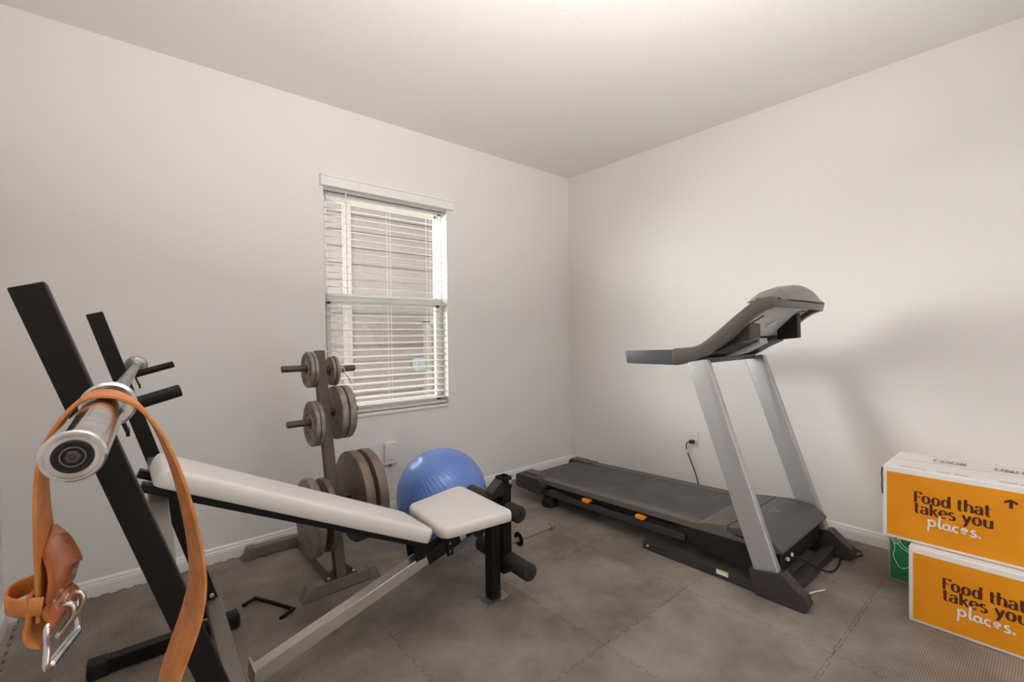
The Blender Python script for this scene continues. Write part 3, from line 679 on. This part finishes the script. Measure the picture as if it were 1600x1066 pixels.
# tilted running deck
def dz(y): return .188 + (2.62 - y) * .030
def rail(x0, x1, t, zo=0, ya=2.62, yb2=.88, r=.004): return prism([(ya, dz(ya) + zo), (yb2, dz(yb2) + zo), (yb2, dz(yb2) + zo - t), (ya, dz(ya) + zo - t)], 'x', x0, x1, r)
obj('foot_rail', rail(2.330, 2.400, .036), M['tmrail'], tm, smooth=20, label='near ribbed foot rail')
obj('foot_rail', rail(2.895, 2.975, .036), M['tmrail'], tm, smooth=20)
obj('running_belt', prism([(2.60, dz(2.6) - .012), (2.585, dz(2.6) - .004), (1.1, dz(1.1) - .003), (1.1, dz(1.1) - .03), (2.585, dz(2.6) - .045), (2.605, dz(2.6) - .03)], 'x', 2.407, 2.888, .002), M['tmbelt'], tm, smooth=20)
obj('deck_board', prism([(2.56, dz(2.56) - .046), (1.0, dz(1.0) - .034), (1.0, dz(1.0) - .06), (2.56, dz(2.56) - .070)], 'x', 2.36, 2.93), M['blackp'], tm)
for x0, x1 in ((2.328, 2.355), (2.94, 2.970)):
    obj('frame_rail', prism([(2.47, dz(2.47) - .076), (1.30, dz(1.3) - .082), (1.30, dz(1.3) - .118), (2.47, dz(2.47) - .112)], 'x', x0, x1, .004), M['tmdark'], tm, smooth=20)
for x0, x1 in ((2.300, 2.405), (2.892, 2.985)):
    z_ = dz(2.62)
    obj('rear_end_cap', prism([(2.665, z_ - .012), (2.65, z_ + .002), (2.42, z_ + .008), (2.37, z_ - .04), (2.39, z_ - .075), (2.42, z_ - .108), (2.655, z_ - .098), (2.668, z_ - .085)], 'x', x0, x1, .005), M['tmdark'], tm, smooth=20)
    xa = x0 + .035 if x0 < 2.5 else x0 - .03
    obj('belt_guard', prism([(2.64, z_), (2.625, z_ + .016), (2.50, z_ + .020), (2.465, z_ + .006), (2.46, z_ - .002)], 'x', xa + .02, xa + .095, .004), M['tmrail'], tm, smooth=20)
    obj('rear_foot', lathe((x0 + .075, 2.375, 0), (0, 0, 1), [(0, .052), (.006, .058), (.032, .060), (.036, .050), (.07, .045)], 32), M['blackp'], tm, smooth=40)
obj('rear_crossbar', box(2.40, 2.90, 2.59, 2.64, .10, .145, .004), M['tmdark'], tm)
for y in (1.998, 1.583):
    z_ = dz(y) - .064
    obj('cushion_block', prism(roundpoly([(y - .031, z_ + .014), (y + .031, z_ + .014), (y + .031, z_ - .003), (y + .02, z_ - .010), (y - .02, z_ - .010), (y - .031, z_ - .003)], .01, 4), 'x', 2.322, 2.360, .003), M['orange'], tm, smooth=35, label='orange deck cushion')
for x0, x1 in ((2.332, 2.346), (2.955, 2.969)):
    obj('side_skirt', prism([(1.33, dz(1.3) - .038), (.88, dz(.9) - .038), (.88, .075), (1.12, .085), (1.25, .10)], 'x', x0, x1, .002), M['blackp'], tm)
# motor hood
z_ = dz(1.1)
obj('hood_trim', prism([(1.225, dz(1.2) + .002), (1.19, dz(1.2) + .014), (1.07, z_ + .030), (1.07, z_ - .005), (1.225, dz(1.2) - .002)], 'x', 2.330, 2.968, .004), M['tmrail'], tm, smooth=20)
hd = obj('motor_hood', prism([(1.068, z_ + .030), (.99, z_ + .040), (.885, z_ + .034), (.862, z_ + .024), (.816, z_ - .012), (.812, z_ - .026), (.83, z_ - .034), (.90, z_ - .03), (1.068, z_ - .005)], 'x', 2.330, 2.968, .006, 3), M['tmhood'], tm, smooth=35)
obj('motor_pan', prism([(1.10, z_ - .01), (.88, z_ - .03), (.835, z_ - .036), (.840, .09), (.87, .075), (1.10, .085)], 'x', 2.36, 2.93, .004), M['blackp'], tm, smooth=20)
# looped hood emblem (flat print)
bm = BM(); zz = z_ + .0412
for pts_ in ([(0, 0), (.012, .016), (.03, .022), (.044, .012), (.048, -.004), (.06, -.016), (.078, -.014)], [(.004, -.02), (.02, -.012), (.036, .0), (.052, .014), (.07, .02), (.084, .012), (.08, .0)], [(-.012, .006), (-.006, .02), (.008, .024), (.02, .012), (.03, -.008), (.044, -.02)]):
    sweep([(2.66 + q[0], .975 + q[1], zz - .001) for q in pts_], .0016, 6, into=bm)
obj('hood_emblem', bm, M['greyink'], hd)
bm = rod((2.47, .826, .160), (2.47, .818, .160), .010, 12); obj('power_switch', bm, M['white'], tm)
obj('reset_button', box(2.405, 2.42, .815, .83, .15, .165, .003), M['white'], tm)
# uprights and boots
def uprt(x0, x1, lbl):
    # side polygon in (y, z)
    return prism(roundpoly([(1.262, 1.085), (.922, .10), (.812, .12), (1.150, 1.105)], .02, 4), 'x', x0, x1, .008, 3)
obj('upright', uprt(2.284, 2.326, ''), M['tmsilver'], tm, smooth=35, label='near silver upright')
obj('upright', uprt(2.984, 3.030, ''), M['tmsilver'], tm, smooth=35)
for x0, x1 in ((2.272, 2.336), (2.974, 3.044)):
    obj('upright_boot', prism(roundpoly([(.945, .112), (.915, .0), (.712, .0), (.690, .03), (.705, .068), (.735, .085), (.800, .140)], [.004, .02, .02, .02, .015, .02, .006], 4), 'x', x0, x1, .010, 3), M['tmdark'], tm, smooth=40)
# console arms
lower = [(1.345, 1.066), (1.312, 1.069), (1.204, 1.103), (1.107, 1.162), (1.038, 1.21), (.956, 1.293), (.905, 1.330), (.872, 1.346), (.848, 1.352)]
upper = [(1.350, 1.152), (1.327, 1.152), (1.211, 1.170), (1.108, 1.242), (1.019, 1.316), (.931, 1.383), (.890, 1.398), (.856, 1.405), (.838, 1.398)]
def curve2(pl): return [(v.x, v.y) for v in spline([(a, b, 0) for a, b in pl], 4)]
armpoly = curve2(upper) + [(v[0], v[1]) for v in reversed(curve2(lower))]
for x0, x1 in ((2.298, 2.352), (2.980, 3.035)):
    bm = BM(); up_ = curve2(upper); lo_ = curve2(lower); n = len(up_)
    R4 = []
    for k in range(n):
        R4.append([bm.verts.new((x, *q)) for x, q in ((x0, lo_[k]), (x0, up_[k]), (x0 + (x1 - x0) * .5, (up_[k][0], up_[k][1] + .006)), (x1, up_[k]), (x1, lo_[k]))])
    for A, B in zip(R4, R4[1:]):
        for j in range(5): bm.faces.new((A[j], A[(j + 1) % 5], B[(j + 1) % 5], B[j]))
    bm.faces.new(R4[0][::-1]); bm.faces.new(R4[-1]); bmesh.ops.recalc_face_normals(bm, faces=bm.faces[:]); bevel(bm, r=.006, seg=2, ang=50)
    obj('console_arm', bm, M['tmarm'], tm, smooth=40)
    xm = (x0 + x1) / 2
    obj('handlebar', prism(roundpoly([(1.345, 1.066), (1.648, 1.064), (1.662, 1.137), (1.345, 1.150)], [.003, .008, .012, .003], 4), 'x', xm - .021, xm + .021, .009, 3), M['tmgrip'], tm, smooth=40)
obj('console_crossbar', box(2.35, 2.985, 1.19, 1.235, 1.078, 1.108, .006), M['tmgrip'], tm, smooth=35)
# curved front bow joining the two arms
def bow(yb0, z0, r_, s=.0, into=None, x0=2.325, x1=3.008, depth=.035):
    pts_ = []
    for k in range(17):
        u = k / 16; x = x0 + (x1 - x0) * u; pts_.append((x, yb0 - depth * math.sin(PI * u), z0 + .0 * u))
    return pts_
bm = BM()
rows = []
for k in range(21):
    u = k / 20; x = 2.30 + .733 * u; d_ = math.sin(PI * u) ** .6; yy = .855 - .030 * d_; 
    rows.append([bm.verts.new((x, yy + .035, 1.362)), bm.verts.new((x, yy + .004, 1.354)), bm.verts.new((x, yy - .006, 1.364)), bm.verts.new((x, yy - .004, 1.388)), bm.verts.new((x, yy + .02, 1.398)), bm.verts.new((x, yy + .06, 1.400)), bm.verts.new((x, yy + .06, 1.38))])
for A, B in zip(rows, rows[1:]):
    for j in range(7): bm.faces.new((A[j], A[(j + 1) % 7], B[(j + 1) % 7], B[j]))
bm.faces.new(rows[0][::-1]); bm.faces.new(rows[-1])
obj('console_bow', bm, M['tmarm'], tm, smooth=40)
# console body: sloping dish between the arms, pale underneath, dark facia on top
def slab(pl, t, x0, x1, bulge=0.0):
    bm = BM(); pl = [(v.x, v.y) for v in spline([(a, b, 0) for a, b in pl], 3)]; rows = []; nx = 8
    for (y, z) in pl:
        rows.append(([bm.verts.new((x0 + (x1 - x0) * i / nx, y, z - bulge * math.sin(PI * i / nx))) for i in range(nx + 1)], [bm.verts.new((x0 + (x1 - x0) * i / nx, y, z + t)) for i in range(nx + 1)]))
    for (a, b_), (c_, d_) in zip(rows, rows[1:]):
        for i in range(nx): bm.faces.new((a[i], a[i + 1], c_[i + 1], c_[i])); bm.faces.new((b_[i + 1], b_[i], d_[i], d_[i + 1]))
        bm.faces.new((a[0], c_[0], d_[0], b_[0])); bm.faces.new((a[nx], b_[nx], d_[nx], c_[nx]))
    for (a, b_) in (rows[0], rows[-1]):
        for i in range(nx): bm.faces.new((a[i], b_[i], b_[i + 1], a[i + 1]))
    return bm
pan = [(1.13, 1.170), (1.06, 1.218), (.985, 1.290), (.93, 1.343), (.885, 1.370), (.860, 1.376)]
un = obj('console_underside', slab(pan, .012, 2.350, 2.984, .012), M['tmunder'], tm, smooth=40, label='pale console underside')
obj('console_facia', slab([(y - .002, z + .013) for y, z in pan], .016, 2.352, 2.982), M['blackp'], tm, smooth=40)
bm = BM()
for a, b_ in (((2.40, 1.00, 1.274), (2.47, .945, 1.327)), ((2.84, .915, 1.351), (2.92, .905, 1.358))):
    tube(V(a) + V((0, 0, -.004)), V(b_) + V((0, 0, -.004)), .006, .008, (0, 0, 1), 0, into=bm)
obj('vent_slots', bm, M['blackp'], un)
# storage trays hanging under the console
obj('storage_tray', prism(roundpoly([(1.10, 1.165), (1.10, 1.20), (.983, 1.300), (.980, 1.205)], .01, 3), 'x', 2.39, 2.52, .006), M['brown'], tm, smooth=35)
obj('storage_tray', prism(roundpoly([(1.02, 1.195), (1.02, 1.255), (.92, 1.355), (.915, 1.205)], .01, 3), 'x', 2.845, 2.90, .004), M['blackp'], tm, smooth=35)
obj('tray_shelf', prism(roundpoly([(1.235, 1.098), (1.23, 1.12), (1.12, 1.19), (1.04, 1.218), (1.03, 1.19), (1.12, 1.145)], .006, 3), 'x', 2.352, 2.982, .004), M['blackp'], tm, smooth=35)
obj('shelf_bracket', prism([(1.24, 1.094), (1.235, 1.108), (1.10, 1.182), (1.025, 1.207), (1.02, 1.180), (1.12, 1.125)], 'x', 2.62, 2.72, .003), M['tmunder'], tm, smooth=35)
obj('bookrest_tab', tube((2.60, .985, 1.262), (2.66, .955, 1.296), .004, .01, (0, 0, 1), 0), M['whiteink'], tm)
# display hood on top: faceted, highest in the middle
bm = BM(); rows = []
for x, zt, y0_, y1_ in ((2.40, 1.402, .875, 1.00), (2.47, 1.450, .835, .985), (2.60, 1.474, .822, .985), (2.70, 1.478, .820, .985), (2.80, 1.472, .822, .985), (2.90, 1.452, .830, .98), (3.00, 1.412, .845, .97)):
    rows.append([bm.verts.new((x + a * .03, y, z)) for y, z, a in ((y1_, 1.385, 0), (y1_ - .02, zt - .012, 0), (y1_ - .06, zt, 0), (y0_ + .035, zt, 0), (y0_ + .010, zt - .020, .4), (y0_ - .006, 1.396, 1), (y0_ + .012, 1.390, 1))])
for A, B in zip(rows, rows[1:]):
    for j in range(7): bm.faces.new((A[j], A[(j + 1) % 7], B[(j + 1) % 7], B[j]))
bm.faces.new(rows[0][::-1]); bm.faces.new(rows[-1])
obj('display_hood', bm, M['hood2'], tm, smooth=24)
# loose end of the treadmill's power cord
t = obj('power_cord', sweep([(2.47, .815, .150), (2.52, .80, .135), (2.60, .775, .085), (2.70, .75, .030), (2.78, .735, .008), (2.87, .735, .007), (2.97, .745, .007), (3.06, .70, .007), (3.11, .685, .007), (3.15, .72, .007), (3.14, .79, .007), (3.10, .84, .02), (3.13, 1.0, .008), (3.2, 1.3, .008), (3.26, 1.6, .008)], .0048, 10), M['cord'], tm, smooth=60)
tag(obj('cable_tie_strip', sweep([(2.42, .758, .006), (2.455, .748, .006), (2.50, .732, .006), (2.55, .709, .006)], .0035, 8), M['cable'], smooth=60),
    'thin white plastic strip on the mat by the near treadmill foot', 'plastic strip')

# ================================================================= CARDBOARD BOXES with stroke lettering
def stroke(bm, pts, x, wthick, wthin, org, sc, nib=True):
    """flat nib-pen stroke on a plane x = const; text runs towards -y"""
    P_ = [V((a, b_)) for a, b_ in pts]; n = len(P_); L_ = []
    for i, p in enumerate(P_):
        d = (P_[min(i + 1, n - 1)] - P_[max(i - 1, 0)]); d.normalize()
        w_ = (wthin + (wthick - wthin) * abs(d.y) ** 1.6) if nib else wthick
        nn = V((-d.y, d.x)) * (w_ / 2); L_.append((p + nn, p - nn))
    def W_(q): return V((x, org[0] - q.x * sc[0], org[1] + q.y * sc[1]))
    vs = [(bm.verts.new(W_(a)), bm.verts.new(W_(b_))) for a, b_ in L_]
    for A, B in zip(vs, vs[1:]): bm.faces.new((A[0], A[1], B[1], B[0]))
def arc(cx, cy, rx, ry, a0, a1, n=18): return [(cx + rx * math.cos(math.radians(a0 + (a1 - a0) * k / n)), cy + ry * math.sin(math.radians(a0 + (a1 - a0) * k / n))) for k in range(n + 1)]
G = {
 'F': (.44, [[(.08, 0), (.08, .7)], [(.08, .68), (.42, .68)], [(.08, .37), (.36, .37)], [(.40, .68), (.42, .56)]]),
 'o': (.56, [arc(.26, .25, .18, .235, 0, 360, 28)]),
 'd': (.58, [arc(.24, .25, .17, .235, 0, 360, 28), [(.45, 0), (.45, .75)]]),
 't': (.36, [[(.13, .66), (.13, .12)] + arc(.23, .12, .10, .11, 180, 300, 8), [(.02, .48), (.30, .48)]]),
 'h': (.56, [[(.10, 0), (.10, .75)], arc(.27, .30, .165, .18, 175, 0, 12) + [(.435, .0)]]),
 'a': (.52, [arc(.22, .34, .155, .14, 160, 0, 12) + [(.375, 0)], arc(.21, .135, .15, .125, 60, 380, 18)]),
 'k': (.52, [[(.10, 0), (.10, .75)], [(.12, .22), (.42, .47)], [(.22, .30), (.44, 0)]]),
 'e': (.52, [arc(.25, .25, .18, .235, 5, 310, 24), [(.07, .26), (.43, .26)]]),
 's': (.44, [arc(.20, .355, .125, .12, 40, 215, 12) + arc(.20, .13, .14, .13, 60, -150, 14)]),
 'y': (.52, [[(.06, .48), (.26, .04)], [(.44, .48), (.26, .04), (.17, -.16), (.08, -.20)]]),
 'u': (.58, [[(.10, .48), (.10, .18)] + arc(.26, .18, .16, .17, 180, 350, 12), [(.44, .48), (.44, 0)]]),
 'C': (.56, [arc(.30, .35, .24, .34, 50, 310, 22)]), 'O': (.64, [arc(.30, .35, .25, .34, 0, 360, 26)]), 'K': (.56, [[(.1, 0), (.1, .7)], [(.12, .3), (.45, .7)], [(.22, .4), (.48, 0)]]),
 'U': (.60, [[(.1, .7), (.1, .2)] + arc(.28, .2, .18, .19, 180, 360, 12) + [(.46, .7)]]), 'N': (.60, [[(.1, 0), (.1, .7)], [(.1, .7), (.46, 0)], [(.46, 0), (.46, .7)]]), 'I': (.26, [[(.12, 0), (.12, .7)]]),
 'T': (.52, [[(.25, 0), (.25, .7)], [(.03, .68), (.47, .68)]]), 'Y': (.54, [[(.05, .7), (.26, .34)], [(.47, .7), (.26, .34)], [(.26, .34), (.26, 0)]]),
 ' ': (.30, []), '.': (.16, [arc(.05, .04, .03, .03, 0, 360, 8)]),
}
GB = {  # brush script
 'p': (.50, [[(.10, .50), (.13, .2), (.08, -.35)], arc(.26, .27, .17, .20, 150, -150, 16)]),
 'l': (.26, [[(.17, .92), (.14, .60), (.12, .30), (.12, .12), (.17, .03), (.27, .07)]]),
 'a': (.46, [arc(.20, .2, .15, .18, 40, 330, 16), [(.36, .40), (.34, .12), (.40, .02), (.46, .08)]]),
 'c': (.38, [arc(.22, .2, .16, .19, 55, 300, 14)]),
 'e': (.42, [[(.08, .18), (.30, .24)] + arc(.21, .22, .13, .16, 20, 300, 14)]),
 's': (.40, [arc(.22, .29, .11, .10, 50, 230, 8) + arc(.18, .08, .12, .12, 60, -150, 10)]),
 '.': (.16, [arc(.06, .02, .035, .035, 0, 360, 8)]),
}
def text(s, x, y0, z0, width, height, thick=.175, thin=.055, font=G, nib=True, dense=3):
    adv = sum(font[ch][0] for ch in s); sx = width / adv; sz = height / .7; bm = BM(); cxp = 0
    for ch in s:
        a, st_ = font[ch]
        for ps in st_:
            q = [(p[0] + cxp, p[1]) for p in ps]
            stroke(bm, q, x, thick, thin, (y0, z0), (sx, sz), nib)
            x -= .00003
        cxp += a
    return bm
def food_box(x0, x1, y1, y0, z0, z1, label):
    t = thing('cardboard_box', ((x0 + x1) / 2, (y0 + y1) / 2, z0), label, 'box', 'orange printed cardboard boxes')
    bm = box(x0, x1, y0, y1, z0, z1, .006, 3)
    bmesh.ops.subdivide_edges(bm, edges=[e for e in bm.edges if e.calc_length() > .2], cuts=6, use_grid_fill=True)
    obj('carton', bm, M['carton'], t, smooth=35)
    pn = obj('printed_panel', box(x0 - .0008, x0 + .001, y0 + .015, y1 - .015, z0 + .014, z1 - .024), M['cartonorange'], t, label='orange printed front')
    xt = x0 - .0014
    ty = y1 - .108; zb = z0
    obj('lettering', text('Food that', xt, ty, zb + .180, .232, .046), M['ink'], pn, label='dark words Food that')
    obj('lettering', text('takes you', xt, ty, zb + .134, .240, .046), M['ink'], pn, label='dark words takes you')
    obj('lettering', text('places.', xt - .0014, ty - .040, zb + .088, .165, .041, .115, .115, GB, False), M['whiteink'], pn, label='white brush word places.')
    bm = BM(); ay, az = y1 - .392, zb + .228
    prism([(ay - .005, az), (ay + .005, az), (ay + .005, az + .026), (ay - .005, az + .026)], 'x', xt, xt + .0003, into=bm)
    for s in (-1, 1): prism([(ay, az + .036), (ay + s * .019, az + .026), (ay + s * .017, az + .016), (ay, az + .027)], 'x', xt, xt + .0003, into=bm)
    obj('arrow_mark', bm, M['ink'], pn)
    bm = box((x0 + x1) / 2 - .001, (x0 + x1) / 2 + .001, y0 + .004, y1 - .004, z1 - .0002, z1 + .0006); obj('lid_seam', bm, M['greyink'], t)
    return t
food_box(2.56, 2.90, .403, -.15, 0, .320, 'white and orange printed cardboard box on the floor, lower of two')
ub = food_box(2.60, 2.955, .498, -.055, .3225, .640, 'dented white and orange printed cardboard box stacked on top of the lower one')
def toptext(s, xb, y0, width, h_, z):
    bm = text(s, 0, y0, 0, width, h_, .16, .07)
    for v in bm.verts: v.co = V((xb + v.co.z, v.co.y, z))
    return bm
obj('lettering', toptext('COOK', 2.82, .36, .115, .05, .6425), M['greyink'], ub, label='grey word COOK on the lid')
obj('lettering', toptext('UNITY', 2.82, .165, .125, .05, .6425), M['greyink'], ub, label='grey word UNITY on the lid')
bm = BM()
for (ya, yb2) in ((.445, .355), (.325, .28), (.27, .225), (.14, .09), (.085, .06)):
    obj('print_block', box(2.625, 2.645, yb2, ya, .6398, .6405), M['fadedink'], ub)
obj('dark_edge_line', sweep([(2.604, .4995, .628), (2.602, .502, .60), (2.606, .500, .575), (2.602, .501, .55), (2.604, .499, .51)], .003, 6), M['brown'], ub)  # thin dark wavy line down the left front edge of the carton
gb = thing('cardboard_box', (3.05, .3, 0), 'green cardboard box with white line drawing, half hidden behind the orange boxes', 'box')
obj('carton', box(2.912, 3.26, .02, .535, 0, .300, .004), M['kraft'], gb)
gp = obj('printed_panel', box(2.9112, 2.9135, .035, .527, .012, .298), M['green'], gb, label='green printed front')
bm = BM(); ox, oz = .506, .20
for ps in ([(.0, .0), (.012, .012), (.0, .022), (-.012, .012), (0, 0)], [(.0, .03), (.022, .012), (.0, -.012), (-.022, .012), (.0, .03)], [(-.018, .005), (-.03, -.01), (-.06, -.03), (-.08, -.04)], [(.008, -.01), (.006, -.04), (.012, -.07), (.0, -.10), (-.02, -.125), (-.05, -.12), (-.075, -.09), (-.08, -.05)], [(-.01, -.01), (-.03, -.028), (-.06, -.04)]):
    sweep([(2.9108, ox + q[0] * .8, oz + q[1]) for q in ps], .0016, 6, into=bm)
obj('line_drawing', bm, M['whiteink'], gp)
for o in bpy.data.objects:
    if '_w' in o: del o['_w']
